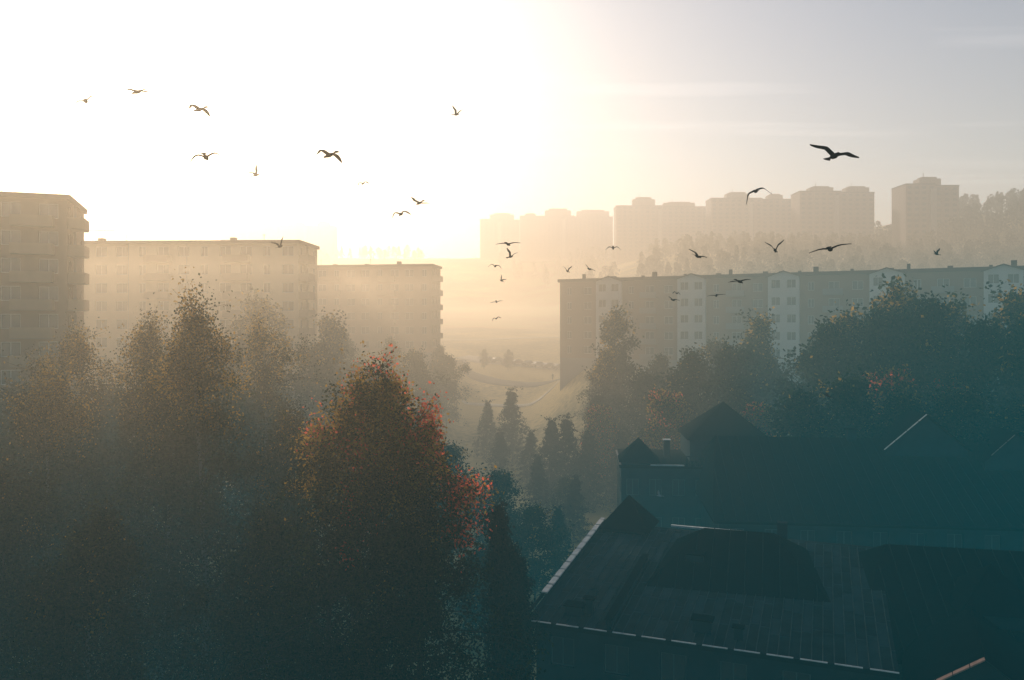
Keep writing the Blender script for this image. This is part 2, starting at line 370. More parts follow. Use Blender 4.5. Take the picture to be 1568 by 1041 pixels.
# --- right long five-storey block
b = B(); L = 112; W = 12; H = 15; zb = 18.2
x = 0
cent = [10.5+16.2*k for k in range(7)]
for c in cent:
    a0, a1 = x, c-2.6
    if a1-a0 > 1: facade(b, (a0, 0), (1, 0), a1-a0, zb, H-.6, max(1, round((a1-a0)/3.4)), 5, 1.7, 1.45, .9, 'walls', rnd_=1)
    facade(b, (c-2.6, -.5), (1, 0), 5.2, zb, H, 2, 5, 1.5, 1.45, .9, 'walls_b')
    for xs in (c-2.6, c+2.6):
        b.poly('walls_b', [(xs, -.5, zb), (xs, 0.3, zb), (xs, 0.3, zb+H), (xs, -.5, zb+H)])
    b.poly('walls_b', [(c-2.6, -.5, zb+H), (c+2.6, -.5, zb+H), (c, -.5, zb+H+.75)])
    for s in (-1, 1):
        b.poly('roof', [(c+s*3.0, -.8, zb+H-.12), (c, -.8, zb+H+.93), (c, 5, zb+H+.93), (c+s*3.0, 5, zb+H-.12)])
        b.poly('roof', [(c+s*3.0, -.8, zb+H-.3), (c, -.8, zb+H+.75), (c, -.8, zb+H+.93), (c+s*3.0, -.8, zb+H-.12)])
    x = c+2.6
b.box('plinth', -.05, L, .02, W, zb-9, zb); b.box('walls', -.05, 0, 0, W, zb, zb+H); b.box('walls', 0, L, W, W+.05, zb, zb+H)
b.box('walls', 0, L, .01, .3, zb+H-.6, zb+H-.05)
b.box('roof', -.4, L, -.4, W+.3, zb+H-.04, zb+H+.55)
for k in range(22):
    xx = 3+k*4.9+(k*7 % 3); hh = .6+.5*((k*5) % 3 == 0); b.box('vents', xx, xx+.5+.3*(k % 2), 4+(k % 3), 4.7+(k % 3), zb+H+.5, zb+H+.6+hh)
for k in range(7):
    for j in range(5):
        xx = 10.5+16.2*k+6.4
        b.box('rails', xx, xx+3.2, -.9, -.8, zb+j*2.9+.1, zb+j*2.9+1.05); b.box('balconies', xx, xx+3.2, -.8, 0, zb+j*2.9-.05, zb+j*2.9+.1)
d = dict(BM); d.update(walls='wall_brown', balconies='wall_grey', rails='wall_grey')
b.done('panel_apartment_block', (9.6, 160, 0), R(-29.2), d)

# --- left blocks
def block(name, loc, rz, L, W, zb, zt, bays, floors, mats, bal_end=True, bal_front=(), split=None):
    b = B(); H = zt-zb-.5
    facade(b, (0, 0), (1, 0), L, zb, H, bays, floors, 1.75, 1.5, .85, 'walls', rnd_=1)
    facade(b, (L, 0), (0, 1), W, zb, H, 3, floors, 1.2, 1.4, .9, 'walls')
    b.poly('walls', [(0, 0, zb), (0, W, zb), (0, W, zb+H), (0, 0, zb+H)]); b.poly('walls', [(0, W, zb), (L, W, zb), (L, W, zb+H), (0, W, zb+H)])
    b.box('roof', -.3, L+.3, -.35, W+.3, zb+H, zb+H+.5)
    sh = H/floors
    for j in range(floors):
        z = zb+j*sh
        if bal_end:
            for y0 in (.3,):
                b.box('balconies', L+.002, L+1.45, y0, y0+3.4, z-.1, z+.08)
                b.box('rails', L+1.45, L+1.53, y0, y0+3.4, z-.05, z+1.05)
                b.box('rails', L+.01, L+1.45, y0-.08, y0, z-.05, z+1.05)
                b.box('balconies', L+.01, L+.3, y0+3.4, y0+3.5, z, z+sh-.1)
        for x0 in bal_front:
            b.box('balconies', x0, x0+3.6, -1.2, -.002, z-.1, z+.08); b.box('rails', x0, x0+3.6, -1.28, -1.2, z-.05, z+1.0)
            b.box('rails', x0-.08, x0, -1.2, -.01, z-.05, z+1.0); b.box('rails', x0+3.6, x0+3.68, -1.2, -.01, z-.05, z+1.0)
    for k in range(int(L/7)):
        b.box('vents', 2+k*7, 2.8+k*7, W*.4, W*.4+.9, zb+H+.5, zb+H+.9+.45*(k % 3 == 0))
    for k in range(int(L/11)):
        xx = 6+k*11.; b.box('vents', xx, xx+.05, W*.5, W*.5+.05, zb+H+.5, zb+H+2.0); b.box('vents', xx-.35, xx+.4, W*.5, W*.5+.03, zb+H+1.8, zb+H+1.84)
    for k in range(1, int(L/9)):
        b.box('panel_joints', k*9-.04, k*9+.04, -.03, -.002, zb, zb+H)
    b.box('plinth', 0.01, L-.01, 0.01, W-.01, zb-14, zb)
    d = dict(BM); d['panel_joints'] = 'wall_grey'; d.update(mats)
    return b.done(name, loc, rz, d)
block('balcony_apartment_block', (-64.2, 75.2, 0), R(20), 20, 11, 4, 38.1, 6, 12, dict(walls='wall_brown', rails='wall_tan', balconies='wall_grey'), True, (1.5, 8.5, 15.2))
block('apartment_block', (-67.0, 122, 0), R(-2.5), 35, 10, 15, 37.5, 11, 8, dict(walls='wall_cream', rails='wall_tan', balconies='wall_tan'), True, (12, 24))
block('apartment_block', (-47.5, 169.4, 0), R(-8), 31.3, 8, 19, 37.2, 10, 6, dict(walls='wall_tan', rails='wall_tan', balconies='wall_tan'), True, (8, 20))

# --- towers on the hill
def tower(X0, X1, D, zr, pents, depth=16, h=39, rot=0, c=.55):
    b = B(); w = X1-X0; z0 = zr-h
    c = w*c
    for (a0, a1, yo, dz) in ((0, c, 0, 0), (c, w, .9, -.6)):
        facade(b, (a0, yo), (1, 0), a1-a0, z0, h-.6+dz, max(2, round((a1-a0)/4.2)), 13, 2.2, 1.5, .8, 'walls', mull=False)
        b.poly('walls', [(a0, yo, z0), (a0, depth, z0), (a0, depth, zr+dz-.6), (a0, yo, zr+dz-.6)])
        b.poly('walls', [(a1, yo, z0), (a1, depth, z0), (a1, depth, zr+dz-.6), (a1, yo, zr+dz-.6)])
        b.box('roof', a0-.2, a1+.2, yo-.2, depth, zr+dz-.6, zr+dz)
        b.box('plinth', a0+.01, a1-.01, yo+.01, depth, z0-25, z0)
    xx = w*.45; b.box('balconies', xx, xx+3, -1.2, -.01, z0+2, zr-3)
    for (p0, p1, pz) in pents:
        q0, q1 = p0-X0, p1-X0; h1 = pz-zr
        b.box('penthouse', q0, q1, 4, 11, zr-.5, zr+h1*.75); b.box('penthouse', q0+(q1-q0)*.15, q1-(q1-q0)*.15, 5, 10, zr+h1*.75, pz)
        b.box('vents', q0+(q1-q0)*.3, q0+(q1-q0)*.3+.25, 7, 7.25, pz, pz+2.5)
    d = dict(BM); d.update(walls='tower', balconies='panel', plinth='tower')
    b.done('apartment_tower', (X0, D, 0), rot, d)
tower(-31, 7.5, 780, 126.4, [(-21.5, 2, 132.7)])
tower(7.4, 93.0, 740, 124.2, [(30.6, 54.7, 131.4), (12, 22, 127), (60, 90, 130.2)], c=.58)
tower(80.5, 151.0, 620, 116.0, [(94.0, 111, 123.2), (118, 142, 119.5)], c=.5)
tower(138.8, 196, 560, 112.5, [(150.6, 166.5, 117.3), (180, 190, 116)], c=.62)
tower(179.0, 225.8, 500, 107.5, [(187, 201.5, 111.2), (209.6, 224, 111.2)])
tower(210.6, 239.6, 430, 99.8, [(220, 231.6, 104.3)])
tower(-326, -262, 900, 134.7, [(-306, -290, 139), (-280, -268, 138)])
tower(-262, -200, 905, 135.5, [(-250, -236, 139.5), (-220, -207, 140)])

# ------------------------------------------------------------------ foreground roofs
def capline(b, part, p0, p1, seg=1.15, gap=.09, w=.16, h=.08):
    p0 = Vector(p0); p1 = Vector(p1); d = p1-p0; Ln = d.length; d.normalize(); n = Vector((-d.y, d.x, 0)); n.normalize()
    k = 0.0
    while k < Ln-.2:
        e = min(Ln, k+seg-gap); A = p0+d*k; C = p0+d*e
        q = [A-n*w, A+n*w, C+n*w, C-n*w]; t = [v+Vector((0, 0, h)) for v in q]
        b.poly(part, t)
        for a_ in range(4):
            b.poly(part, [q[a_], q[(a_+1) % 4], t[(a_+1) % 4], t[a_]])
        k += seg
def hip(b, x0, x1, y0, y1, ze, zr, inset, part='roof', ov=.5):
    x0 -= ov; x1 += ov; y0 -= ov; y1 += ov; ym = (y0+y1)/2
    a, c, d_, e = (x0, y0, ze), (x1, y0, ze), (x1, y1, ze), (x0, y1, ze); r0 = (x0+inset, ym, zr); r1 = (x1-inset, ym, zr)
    b.poly(part, [a, c, r1, r0]); b.poly(part, [c, d_, r1]); b.poly(part, [d_, e, r0, r1]); b.poly(part, [e, a, r0])
    b.box(part, x0, x1, y0, y1, ze-.22, ze-.01)
    n = int((x1-x0)/.9)
    for k in range(1, n):
        xx = x0+(x1-x0)*k/n
        t = min(1, (xx-x0)/max(inset, .01), (x1-xx)/max(inset, .01))
        A = Vector((xx, y0, ze+.01)); C = Vector((xx, y0+(ym-y0)*t, ze+(zr-ze)*t+.01))
        b.poly('seams', [A+Vector((-.03, 0, 0)), A+Vector((0, 0, .06)), C+Vector((0, 0, .06)), C+Vector((-.03, 0, 0))])
        b.poly('seams', [A+Vector((.03, 0, 0)), A+Vector((0, 0, .06)), C+Vector((0, 0, .06)), C+Vector((.03, 0, 0))])
def pyramid(b, cx, cy, hw, z0, z1, wallb, part='roof'):
    q = [(cx-hw-.3, cy-hw-.3, z0), (cx+hw+.3, cy-hw-.3, z0), (cx+hw+.3, cy+hw+.3, z0), (cx-hw-.3, cy+hw+.3, z0)]
    for k in range(4): b.poly(part, [q[k], q[(k+1) % 4], (cx, cy, z1)])
    b.poly(part, q); b.box('walls', cx-hw, cx+hw, cy-hw, cy+hw, wallb, z0-.01)
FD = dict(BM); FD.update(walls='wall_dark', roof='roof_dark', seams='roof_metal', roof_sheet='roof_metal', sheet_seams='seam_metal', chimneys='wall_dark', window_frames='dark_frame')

# A: metal roofed building
b = B(); L, W = 17.5, 15
zf = lambda y: 9.3+.1*y
facade(b, (0, 0), (1, 0), L, 0, 9.0, 6, 3, 1.3, 1.5, .9, 'walls')
b.poly('walls', [(0, 0, 0), (0, W, 0), (0, W, zf(W)), (0, 0, 9)]); b.poly('walls', [(0, 0, 9), (L, 0, 9), (L, 0, 9.28), (0, 0, 9.28)])
b.poly('walls', [(L, 0, 0), (L, W, 0), (L, W, zf(W)-.02), (L, 0, 9.27)])
b.poly('walls', [(0, W, 0), (L, W, 0), (L, W, zf(W)), (0, W, zf(W))])
b.poly('roof_sheet', [(-.4, -.5, zf(-.5)), (L, -.5, zf(-.5)), (L, W+.3, zf(W+.3)), (-.4, W+.3, zf(W+.3))])
b.poly('roof_sheet', [(-.4, -.5, zf(-.5)-.25), (L, -.5, zf(-.5)-.25), (L, -.5, zf(-.5)), (-.4, -.5, zf(-.5))])
rr = random.Random(3)
k = -.2
while k < L:
    y0 = -.45
    while y0 < 14.8:
        y1 = min(14.9, y0+rr.uniform(1.6, 3.4)); hgt = rr.uniform(.03, .07)
        b.poly('sheet_seams', [(k-.03, y0, zf(y0)+.004), (k, y0, zf(y0)+hgt), (k, y1, zf(y1)+hgt), (k-.03, y1, zf(y1)+.004)])
        b.poly('sheet_seams', [(k+.03, y0, zf(y0)+.004), (k, y0, zf(y0)+hgt), (k, y1, zf(y1)+hgt), (k+.03, y1, zf(y1)+.004)])
        x1 = min(L, k+.5); b.poly('sheet_seams', [(k, y1-.04, zf(y1-.04)+.005), (x1, y1-.04, zf(y1-.04)+.005), (x1, y1+.0, zf(y1)+.035), (k, y1, zf(y1)+.035)])
        if rr.random() < .3: b.poly('patched_sheets', [(k+.04, y0, zf(y0)+.006), (x1-.04, y0, zf(y0)+.006), (x1-.04, y1-.06, zf(y1-.06)+.006), (k+.04, y1-.06, zf(y1-.06)+.006)])
        y0 = y1+.02
    k += .5
b.box('walls', -.45, -.15, -.3, W, 8.6, 9.29); b.poly('walls', [(-.15, -.3, 9.3), (-.15, W, 10.8), (-.15, W, 11.1), (-.15, -.3, 9.6)]); b.poly('walls', [(-.45, -.3, 9.3), (-.45, W, 10.8), (-.45, W, 11.1), (-.45, -.3, 9.6)])
capline(b, 'coping', (-.3, 2.2, 9.85), (-.3, W, 11.12), 1.15, .16, .17)
capline(b, 'coping', (-.2, -.55, 9.26), (L, -.55, 9.26), 1.5, .3, .05, .04)
capline(b, 'coping', (4.5, W+.1, 11.0), (9.5, W+.1, 11.0), 2.5, .02, .12, .12)
b.poly('roof', [(3.8, -.35, 9.78), (4.25, -.35, 9.78), (4.25, 9, 10.7), (3.8, 9, 10.7)]); b.poly('walls', [(4.15, -.3, 9.3), (4.15, 9, 10.1), (4.15, 9, 10.68), (4.15, -.3, 9.76)]); b.poly('walls', [(3.9, -.3, 9.3), (3.9, 9, 10.1), (3.9, 9, 10.68), (3.9, -.3, 9.76)]); b.poly('walls', [(3.9, -.3, 9.27), (4.15, -.3, 9.27), (4.15, -.3, 9.76), (3.9, -.3, 9.76)])
for (cx, cy, w_, h_) in ((1.9, .9, .45, .5), (2.6, 1.2, .22, .8), (8.6, 1.0, .45, .6), (10.4, .6, .2, .6), (7.2, 8, .5, 1.2)):
    b.box('chimneys', cx-w_, cx+w_, cy-w_*.7, cy+w_*.7, zf(cy)-.1, zf(cy)+h_); b.box('roof', cx-w_-.1, cx+w_+.1, cy-w_*.7-.1, cy+w_*.7+.1, zf(cy)+h_+.002, zf(cy)+h_+.08)
pyramid(b, 1.6, 14.9, 1.5, 10.9, 13.0, 5)
d = dict(FD); d['patched_sheets'] = 'wall_dark'
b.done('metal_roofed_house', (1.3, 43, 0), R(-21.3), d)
# D
b = B(); facade(b, (0, 0), (1, 0), 9.5, 6.6, 3.0, 5, 1, .9, 1.1, 1.2, 'walls')
b.box('walls', .01, 9.49, .3, 9, 6.5, 9.6); hip(b, 0, 9.5, 0, 9, 9.7, 12.3, 3.2)
b.box('chimneys', 7, 7.6, 6, 6.5, 10, 12.6)
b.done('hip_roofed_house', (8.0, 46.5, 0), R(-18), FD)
# F
b = B(); facade(b, (0, 0), (1, 0), 22, 1.9, 6, 8, 2, 1.1, 1.4, .9, 'walls'); b.box('walls', .01, 21.9, .3, 14, 0, 7.9)
hip(b, 0, 22, 0, 14, 8.0, 11.9, 3.5)
pyramid(b, 7.5, 3.6, 1.9, 9.9, 12.0, 6)
b.box('chimneys', 11, 11.8, 8, 8.7, 9, 12.8)
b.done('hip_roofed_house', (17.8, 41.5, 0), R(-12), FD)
# C
b = B(); facade(b, (0, 0), (1, 0), 34, 0, 8.7, 12, 3, 1.2, 1.5, .9, 'walls'); b.box('walls', .01, 33.9, .3, 20, 0, 8.7)
hip(b, 0, 34, 0, 20, 8.9, 14.4, 1.6)
for (cx, hw, za, zb_, y0, y1) in ((19.2, 3.7, 16.9, 13.7, 7.6, 12), (26.0, 2.8, 15.6, 13.0, 6.0, 10), (31, 2.5, 15, 12.6, 5, 10)):
    for s in (-1, 1):
        b.poly('roof', [(cx+s*hw, y0-.3, zb_), (cx, y0-.3, za), (cx, y1, za), (cx+s*hw, y1, zb_)])
    b.poly('walls', [(cx-hw+.2, y0, zb_), (cx+hw-.2, y0, zb_), (cx, y0, za-.2)]); b.poly('walls', [(cx-hw+.2, y1-.1, zb_), (cx+hw-.2, y1-.1, zb_), (cx, y1-.1, za-.2)])
    b.box('walls', cx-hw+.2, cx+hw-.2, y0+.01, y1-.1, 9, zb_)
capline(b, 'coping', (19.2-3.7, 7.3, 13.72), (19.1, 7.3, 16.9), 1.3, .08, .10, .05)
capline(b, 'verge', (26-2.2, 5.7, 13.62), (25.9, 5.7, 15.6), .9, .1, .06, .04)
for (cx, cy, zt) in ((13, 9.5, 15.2),):
    b.box('chimneys', cx, cx+.8, cy, cy+.6, 12, zt); b.box('roof', cx-.1, cx+.9, cy-.1, cy+.7, zt+.002, zt+.1)
b.done('dormer_roofed_house', (17, 66, 0), R(-6), FD)
# B
b = B(); facade(b, (0, 0), (1, 0), 11, 0, 11, 5, 3, 1.2, 1.6, 1.0, 'walls'); facade(b, (0, 10), (0, -1), 10, 0, 11, 4, 3, 1.2, 1.6, 1.0, 'walls')
b.box('roof', -.2, 11.2, -.2, 10.2, 11.0, 11.25)
capline(b, 'coping', (2.8, -.1, 11.26), (6.0, -.1, 11.26), 3.4, 0, .1, .1); capline(b, 'verge', (-.1, 0, 11.26), (-.1, 9, 11.26), 1.2, .06, .1, .08)
for k in range(12): b.box('railing', 6.2+k*.42, 6.25+k*.42, -.1, -.05, 11.25, 12.15)
b.box('railing', 6.2, 10.9, -.1, -.05, 12.152, 12.22)
pyramid(b, 1.8, 2.0, 1.7, 11.5, 13.7, 5); pyramid(b, 10.8, 6.5, 3.9, 13.4, 16.9, 5)
b.box('chimneys', 4.6, 5.2, 5, 5.6, 11.2, 13.0)
b.box('coping', 4.5, 5.3, 4.9, 5.7, 13.002, 13.06)
b.done('flat_roofed_annex', (10.6, 78, 0), R(-5), FD)
# E
b = B()
for s in (-1, 1): b.poly('roof', [(s*3.2, -.3, 8.2), (0, -.3, 10.45), (0, 7, 10.45), (s*3.2, 7, 8.2)])
b.poly('walls', [(-3, 0, 0), (3, 0, 0), (3, 0, 8.2), (0, 0, 10.3), (-3, 0, 8.2)]); b.box('walls', -3, 3, .01, 7, 0, 8.2)
capline(b, 'verge', (-3.2, -.3, 8.22), (-.05, -.3, 10.46), .8, .05, .16, .06)
d = dict(FD); d['verge'] = 'copper'
b.done('gabled_house', (20.6, 35.0, 0), R(-25), d)

# ------------------------------------------------------------------ cars
def car(x, y, rz, c):
    b = B()
    prof = [(-2.1, .35), (-2.15, .75), (-1.95, .95), (-1.35, 1.02), (-.85, 1.42), (.45, 1.45), (1.15, .98), (1.95, .86), (2.15, .65), (2.15, .35)]
    def wdt(z): return .86 if z < 1.0 else .86-.28*(z-1.0)/.45
    for s in (-1, 1): b.poly('body', [(px, s*wdt(pz), pz) for px, pz in prof])
    for k in range(len(prof)):
        (x0, z0), (x1, z1) = prof[k], prof[(k+1) % len(prof)]
        part = 'windows' if (k in (3, 5)) else 'body'
        b.poly(part, [(x0, -wdt(z0), z0), (x0, wdt(z0), z0), (x1, wdt(z1), z1), (x1, -wdt(z1), z1)])
    for s in (-1, 1):
        for (a0, a1, t0, t1) in ((-1.15, -.25, -.8, -.25), (-.18, .85, -.18, .42)):
            b.poly('windows', [(a0, s*(wdt(1.05)+.008), 1.05), (a1, s*(wdt(1.05)+.008), 1.05), (t1, s*(wdt(1.37)+.008), 1.37), (t0, s*(wdt(1.37)+.008), 1.37)])
        for wx in (-1.35, 1.35):
            ring = [(wx+.32*math.cos(a), .32+.32*math.sin(a)) for a in np.linspace(0, 2*math.pi, 14, endpoint=False)]
            b.poly('wheels', [(p_, s*.88, q_) for p_, q_ in ring])
            for k in range(14):
                (p0, q0), (p1, q1) = ring[k], ring[(k+1) % 14]; b.poly('wheels', [(p0, s*.88, q0), (p1, s*.88, q1), (p1, s*.66, q1), (p0, s*.66, q0)])
        b.box('lights', 2.13, 2.17, s*.7-.14, s*.7+.14, .62, .76); b.box('lights', -2.18, -2.12, s*.7-.12, s*.7+.12, .7, .86)
    key = 'car%.2f%.2f%.2f' % c
    if key not in M: M[key] = mat('car_paint', c, .6, .15, .05)
    b.done('parked_car', (x, y, gzf(x, y)+.16), rz, dict(body=key, windows='glass', wheels='tyre', lights='frame'))
cc = [(.03, .03, .035), (.02, .025, .04), (.05, .05, .05), (.08, .015, .01), (.02, .02, .025), (.3, .3, .3), (.02, .03, .05), (.03, .03, .035)]
for k in range(10):
    car(-6.5+k*2.7, 217.2-k*1.3, R(25+rnd.uniform(-4, 4)) if k % 4 else R(60), cc[k % 8])
car(21.5, 203, R(-28), cc[2]); car(-13, 206, R(-25), cc[4])

# ------------------------------------------------------------------ pedestrian
def person(x, y):
    me = bpy.data.meshes.new('pedestrian')
    v = [(0, 0, .95), (0, 0, 1.2), (0, 0, 1.42), (0, .02, 1.54), (0, .03, 1.68), (0.09, .02, .9), (.1, .14, .5), (.1, .12, .07), (.1, .25, .03),
         (-.09, 0, .9), (-.1, -.04, .5), (-.1, -.3, .1), (-.1, -.18, .03), (.19, 0, 1.4), (.24, -.08, 1.13), (.24, .02, .9), (-.19, 0, 1.4), (-.24, .08, 1.13), (-.24, .2, .92)]
    e = [(0, 1), (1, 2), (2, 3), (3, 4), (0, 5), (5, 6), (6, 7), (7, 8), (0, 9), (9, 10), (10, 11), (11, 12), (2, 13), (13, 14), (14, 15), (2, 16), (16, 17), (17, 18)]
    rad = [.13, .13, .15, .06, .1, .09, .06, .045, .04, .09, .06, .045, .04, .065, .045, .035, .065, .045, .035]
    me.from_pydata(v, e, []); me.materials.append(M['cloth'])
    o = obj('pedestrian', me, (x, y, gzf(x, y)+.16), R(20))
    o.modifiers.new('skin', 'SKIN')
    for k, r_ in enumerate(rad): me.skin_vertices[0].data[k].radius = (r_, r_)
    me.skin_vertices[0].data[0].use_root = True
    o.modifiers.new('sub', 'SUBSURF').levels = 1
person(9.4, 185.8)

# ------------------------------------------------------------------ birds
def bird_mesh(name, up1, up2, sweep, pale=False, fold=1.0):
    Vs, Fs = [], []
    prof = [(.24, .004, -.005), (.205, .012, -.002), (.19, .026, .004), (.165, .034, .008), (.13, .034, .004), (.08, .05, 0), (0, .062, -.004), (-.08, .052, -.002), (-.15, .03, .004), (-.2, .02, .008)]
    S = 10
    for (yy, r_, zo) in prof:
        for k in range(S):
            a = 2*math.pi*k/S; Vs.append((r_*math.cos(a), yy, zo+r_*.85*math.sin(a)))
    for s in range(len(prof)-1):
        for k in range(S): Fs.append((s*S+k, s*S+(k+1) % S, (s+1)*S+(k+1) % S, (s+1)*S+k))
    b0 = len(Vs)
    tail = [(-.02, -.18), (-.07, -.33), (-.03, -.35), (.03, -.35), (.07, -.33), (.02, -.18)]
    for z in (.014, .004):
        for (x, y) in tail: Vs.append((x, y, z))
    Fs.append(tuple(range(b0, b0+6))); Fs.append(tuple(range(b0+6, b0+12)))
    for k in range(6): Fs.append((b0+k, b0+(k+1) % 6, b0+6+(k+1) % 6, b0+6+k))
    for sd in (-1, 1):
        st = []; x = .03; z = .02; n = 11
        for q in range(n):
            t = q/(n-1); ang = up1+(up2-up1)*min(1, max(0, (t-.3)/.3))
            if q:
                dl = .5*fold/(n-1); x += math.cos(ang)*dl; z += math.sin(ang)*dl
            ch = .17*(1-.2*t) if t < .5 else .153*(1-((t-.5)/.5)**1.8)+.012
            le = .075+(.06*t/.42 if t < .42 else .06-sweep*(t-.42)/.58)
            st.append((x, le, z, ch, .024*(1-t)+.01))
        b0 = len(Vs)
        for (x_, le, z_, ch, th) in st:
            for (yy, zz) in ((le, 0), (le-ch*.3, th), (le-ch, -.012), (le-ch*.3, -th*.5)): Vs.append((sd*x_, yy, z_+zz))
        for s in range(n-1):
            for k in range(4): Fs.append((b0+s*4+k, b0+s*4+(k+1) % 4, b0+(s+1)*4+(k+1) % 4, b0+(s+1)*4+k))
        e = b0+(n-1)*4; Fs.append((e, e+1, e+2, e+3))
    me = bpy.data.meshes.new(name); me.from_pydata(Vs, [], Fs); me.materials.append(M['bird_pale' if pale else 'bird'])
    me.polygons.foreach_set('use_smooth', [True]*len(me.polygons)); me.update(); return me
bm = {'arc': bird_mesh('bird_arc', R(30), R(-48), .12), 'V': bird_mesh('bird_v', R(60), R(38), .1), 'flat': bird_mesh('bird_flat', R(16), R(-10), .14),
      'down': bird_mesh('bird_down', R(-5), R(-60), .12), 'glide': bird_mesh('bird_glide', R(22), R(5), .2), 'pale': bird_mesh('bird_pale', R(35), R(20), .1, True)}
birds = [(-26.5, 50, 38.8, 'arc', 215, -24, 30, 2.0), (-21.2, 45.5, 38.1, 'flat', 150, -28, -14, 1.9), (-17.7, 45.5, 37.1, 'arc', 150, -26, -24, 1.9), (-11.8, 31, 31.4, 'arc', 212, -26, 14, 1.6),
         (-26.4, 83, 40.3, 'V', 330, 20, -25, 2.2), (-7.5, 33, 31.9, 'arc', 148, -26, -22, 1.6), (-18.5, 100, 42.4, 'arc', 160, -28, 5, 2.1), (-6.4, 55.5, 33.3, 'glide', 145, -26, -22, 1.6),
         (-6.9, 50, 31.8, 'arc', 165, -26, 6, 1.6), (-4.3, 62, 41.1, 'V', 320, 15, 25, 1.5), (-16, 55.5, 30.3, 'V', 345, 15, -20, 1.5), (-.2, 41.7, 29.1, 'flat', 200, -18, 5, 1.3),
         (-.1, 55.5, 29.6, 'V', 320, 15, 25, 1.3), (-1.3, 62, 29.4, 'arc', 170, -15, -10, 1.3), (-1.1, 83, 29.4, 'V', 40, 20, 30, 1.3), (-1.6, 83, 27.2, 'flat', 190, -20, 10, 1.3),
         (-1.6, 83, 25.5, 'arc', 160, -15, 15, 1.3), (4.9, 71, 29.6, 'V', 150, 10, 0, 1.2), (6.8, 71, 29.8, 'glide', 30, 20, 25, 1.3), (7.8, 62, 30.8, 'arc', 175, -25, 0, 1.4),
         (8.9, 38.5, 28.2, 'glide', 205, -18, -18, 1.2), (9.4, 31, 30.1, 'down', 350, 12, -22, 1.3), (7.7, 19.2, 29.0, 'glide', 310, 22, 24, 1.2), (12.6, 38.5, 28.5, 'V', 350, 20, -6, 1.2),
         (9.9, 25, 27.3, 'flat', 165, -15, 12, 1.2), (10.9, 38.5, 27.0, 'flat', 200, -18, 8, 1.2), (14.1, 55.5, 26.9, 'flat', 160, -15, 5, 1.2), (12.4, 62, 26.8, 'glide', 30, 15, 14, 1.2),
         (17, 83, 28.1, 'arc', 20, 15, 10, 1.2), (37.5, 71, 31.1, 'V', 30, 15, -15, 1.2), (50, 100, 28.8, 'glide', 40, 15, 10, 1.2), (21.8, 55.5, 20, 'flat', 50, 20, 20, 1.2), (11.2, 61, 11.9, 'pale', 60, 0, 40, 1)]
for (x, y, z, p_, hd, pt, rl, sc) in birds:
    o = bpy.data.objects.new('flying_bird', bm[p_]); o.location = (x, y, z); o.rotation_mode = 'YXZ'
    o.rotation_euler = (R(pt), R(rl), R(hd)); o.scale = (sc, sc, sc); col.objects.link(o)

b = B()
for sx in (-1, 1):
    for sy in (-1, 1):
        b.poly('legs', [(sx*3, sy*3, 0), (sx*3+.4, sy*3, 0), (sx*.8+.3, sy*.8, 38), (sx*.8, sy*.8, 38)])
for k in range(9):
    z0 = k*4.2; w0 = 3-2.2*z0/38; w1 = 3-2.2*(z0+4.2)/38
    b.poly('braces', [(-w0, -w0, z0), (-w0, -w0, z0+.4), (w1, -w1, z0+4.4), (w1, -w1, z0+4)]); b.poly('braces', [(w0, -w0, z0), (w0, -w0, z0+.4), (-w1, -w1, z0+4.4), (-w1, -w1, z0+4)])
for (z0, w0) in ((28, 7), (33, 9), (37.5, 6)): b.box('crossarms', -w0, w0, -.3, .3, z0, z0+.5)
b.done('power_pylon', (-240, 470, 46), 0, dict(legs='wall_grey', braces='wall_grey', crossarms='wall_grey'))

# ------------------------------------------------------------------ fog, with an added glow for scattered light
EL, AZ = 17.5, -26.3
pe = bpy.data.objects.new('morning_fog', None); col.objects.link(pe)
def fog(name, x0, x1, y0, y1, z0, z1, dens, alb, g, em, estr):
    m, nt, out = nm(name)
    s = nt.nodes.new('ShaderNodeVolumeScatter'); s.inputs['Color'].default_value = (*alb, 1); s.inputs['Density'].default_value = dens; s.inputs['Anisotropy'].default_value = g
    a = nt.nodes.new('ShaderNodeVolumeAbsorption'); a.inputs['Color'].default_value = (*alb, 1); a.inputs['Density'].default_value = dens
    e = nt.nodes.new('ShaderNodeEmission'); e.inputs[0].default_value = (*em, 1); e.inputs[1].default_value = estr  # added glow in the volume, stands in for skylight and multiple scattering
    a1 = nt.nodes.new('ShaderNodeAddShader'); a2 = nt.nodes.new('ShaderNodeAddShader')
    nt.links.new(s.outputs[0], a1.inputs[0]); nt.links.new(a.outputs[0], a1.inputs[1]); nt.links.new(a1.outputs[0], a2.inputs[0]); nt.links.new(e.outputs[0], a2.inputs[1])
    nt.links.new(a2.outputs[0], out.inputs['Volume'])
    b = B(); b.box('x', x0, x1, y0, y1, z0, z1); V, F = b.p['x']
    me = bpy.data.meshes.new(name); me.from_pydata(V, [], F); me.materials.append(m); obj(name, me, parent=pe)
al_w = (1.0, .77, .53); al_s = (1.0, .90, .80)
fog('low_teal_glow_haze', -2400, 2400, -350, 78, -40, 19.95, .0003, al_w, .6, (.0, .80, 1.0), .00070)  # mostly an added teal glow that lifts the dark foreground
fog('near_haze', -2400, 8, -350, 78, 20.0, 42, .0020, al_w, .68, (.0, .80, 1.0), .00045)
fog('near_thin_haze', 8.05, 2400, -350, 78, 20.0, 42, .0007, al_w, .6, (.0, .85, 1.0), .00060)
fog('valley_layer', -2400, 24, 78.05, 3400, -40, 33.0, .0052, al_w, .66, (1.0, .82, .62), .0014)  # added warm glow stands in for light scattered many times
fog('valley_edge_layer', 24.05, 2400, 78.05, 3400, -40, 33.0, .0040, al_w, .60, (.45, .85, .90), .0011)
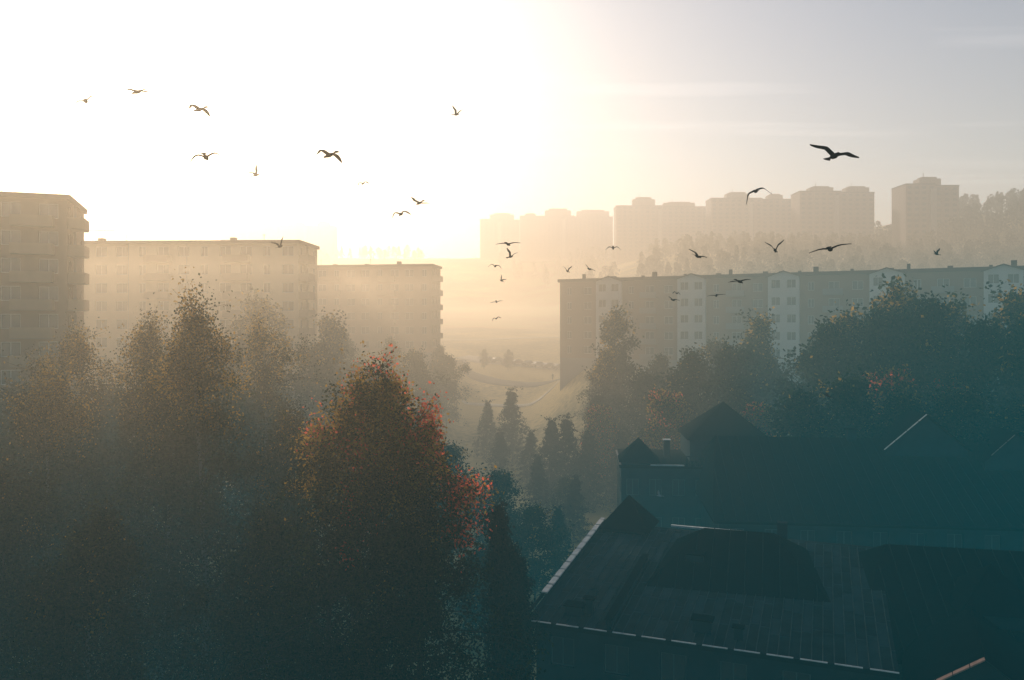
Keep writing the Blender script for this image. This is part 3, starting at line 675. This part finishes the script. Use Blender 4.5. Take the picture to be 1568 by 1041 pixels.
fog('middle_layer', -2400, 2400, 78.05, 3400, 33.05, 70, .0022, al_w, .60, (1.0, .82, .68), .0005)
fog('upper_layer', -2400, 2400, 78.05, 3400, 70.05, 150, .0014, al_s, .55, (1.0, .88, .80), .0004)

# ------------------------------------------------------------------ sky and sun
w = bpy.data.worlds.new('World'); scene.world = w; w.use_nodes = True
nt = w.node_tree; nt.nodes.clear()
N = nt.nodes.new; Lk = nt.links.new
out = N('ShaderNodeOutputWorld'); bg = N('ShaderNodeBackground'); sky = N('ShaderNodeTexSky')
sky.sky_type = 'NISHITA'; sky.sun_disc = False; sky.sun_elevation = R(EL); sky.sun_rotation = R(AZ) % (2*math.pi)
sky.air_density = 1.0; sky.dust_density = 2.6; sky.ozone_density = 2.5
tc = N('ShaderNodeTexCoord'); sp = N('ShaderNodeSeparateXYZ'); Lk(tc.outputs['Generated'], sp.inputs[0])
zc = N('ShaderNodeMath'); zc.operation = 'MAXIMUM'; zc.inputs[1].default_value = .05; Lk(sp.outputs[2], zc.inputs[0])
dx = N('ShaderNodeMath'); dx.operation = 'DIVIDE'; Lk(sp.outputs[0], dx.inputs[0]); Lk(zc.outputs[0], dx.inputs[1])
dy = N('ShaderNodeMath'); dy.operation = 'DIVIDE'; Lk(sp.outputs[1], dy.inputs[0]); Lk(zc.outputs[0], dy.inputs[1])
cb = N('ShaderNodeCombineXYZ'); Lk(dx.outputs[0], cb.inputs[0]); Lk(dy.outputs[0], cb.inputs[1])
mp = N('ShaderNodeMapping'); mp.inputs['Rotation'].default_value = (0, 0, R(12)); mp.inputs['Scale'].default_value = (.35, 2.2, 1); Lk(cb.outputs[0], mp.inputs[0])
ns = N('ShaderNodeTexNoise'); ns.inputs['Scale'].default_value = 1.1; ns.inputs['Detail'].default_value = 7; Lk(mp.outputs[0], ns.inputs[0])
rp = N('ShaderNodeValToRGB'); rp.color_ramp.elements[0].position = .56; rp.color_ramp.elements[1].position = .8; Lk(ns.outputs[0], rp.inputs[0])
mx = N('ShaderNodeMix'); mx.data_type = 'RGBA'; mx.blend_type = 'ADD'; mx.inputs[7].default_value = (2.2, 1.9, 1.7, 1)
Lk(rp.outputs[0], mx.inputs[0]); Lk(sky.outputs[0], mx.inputs[6])
bg.inputs[1].default_value = .11
Lk(mx.outputs[2], bg.inputs[0]); Lk(bg.outputs[0], out.inputs[0])

ld = bpy.data.lights.new('sun', 'SUN'); ld.energy = 5.0; ld.angle = R(.5); ld.color = (1, .88, .74)
sd = Vector((math.sin(R(AZ))*math.cos(R(EL)), math.cos(R(AZ))*math.cos(R(EL)), math.sin(R(EL))))
lo = bpy.data.objects.new('sun', ld); lo.rotation_euler = (-sd).to_track_quat('-Z', 'Y').to_euler(); lo.location = sd*300; col.objects.link(lo)

cd = bpy.data.cameras.new('camera'); cd.sensor_width = 36; cd.lens = 36*1231/1568; cd.shift_y = -25.5/1568
cd.clip_start = .5; cd.clip_end = 8000
co = bpy.data.objects.new('camera', cd); co.location = (0, 0, 25); co.rotation_euler = (R(90), 0, 0); col.objects.link(co)
scene.camera = co
scene.view_settings.view_transform = 'Standard'
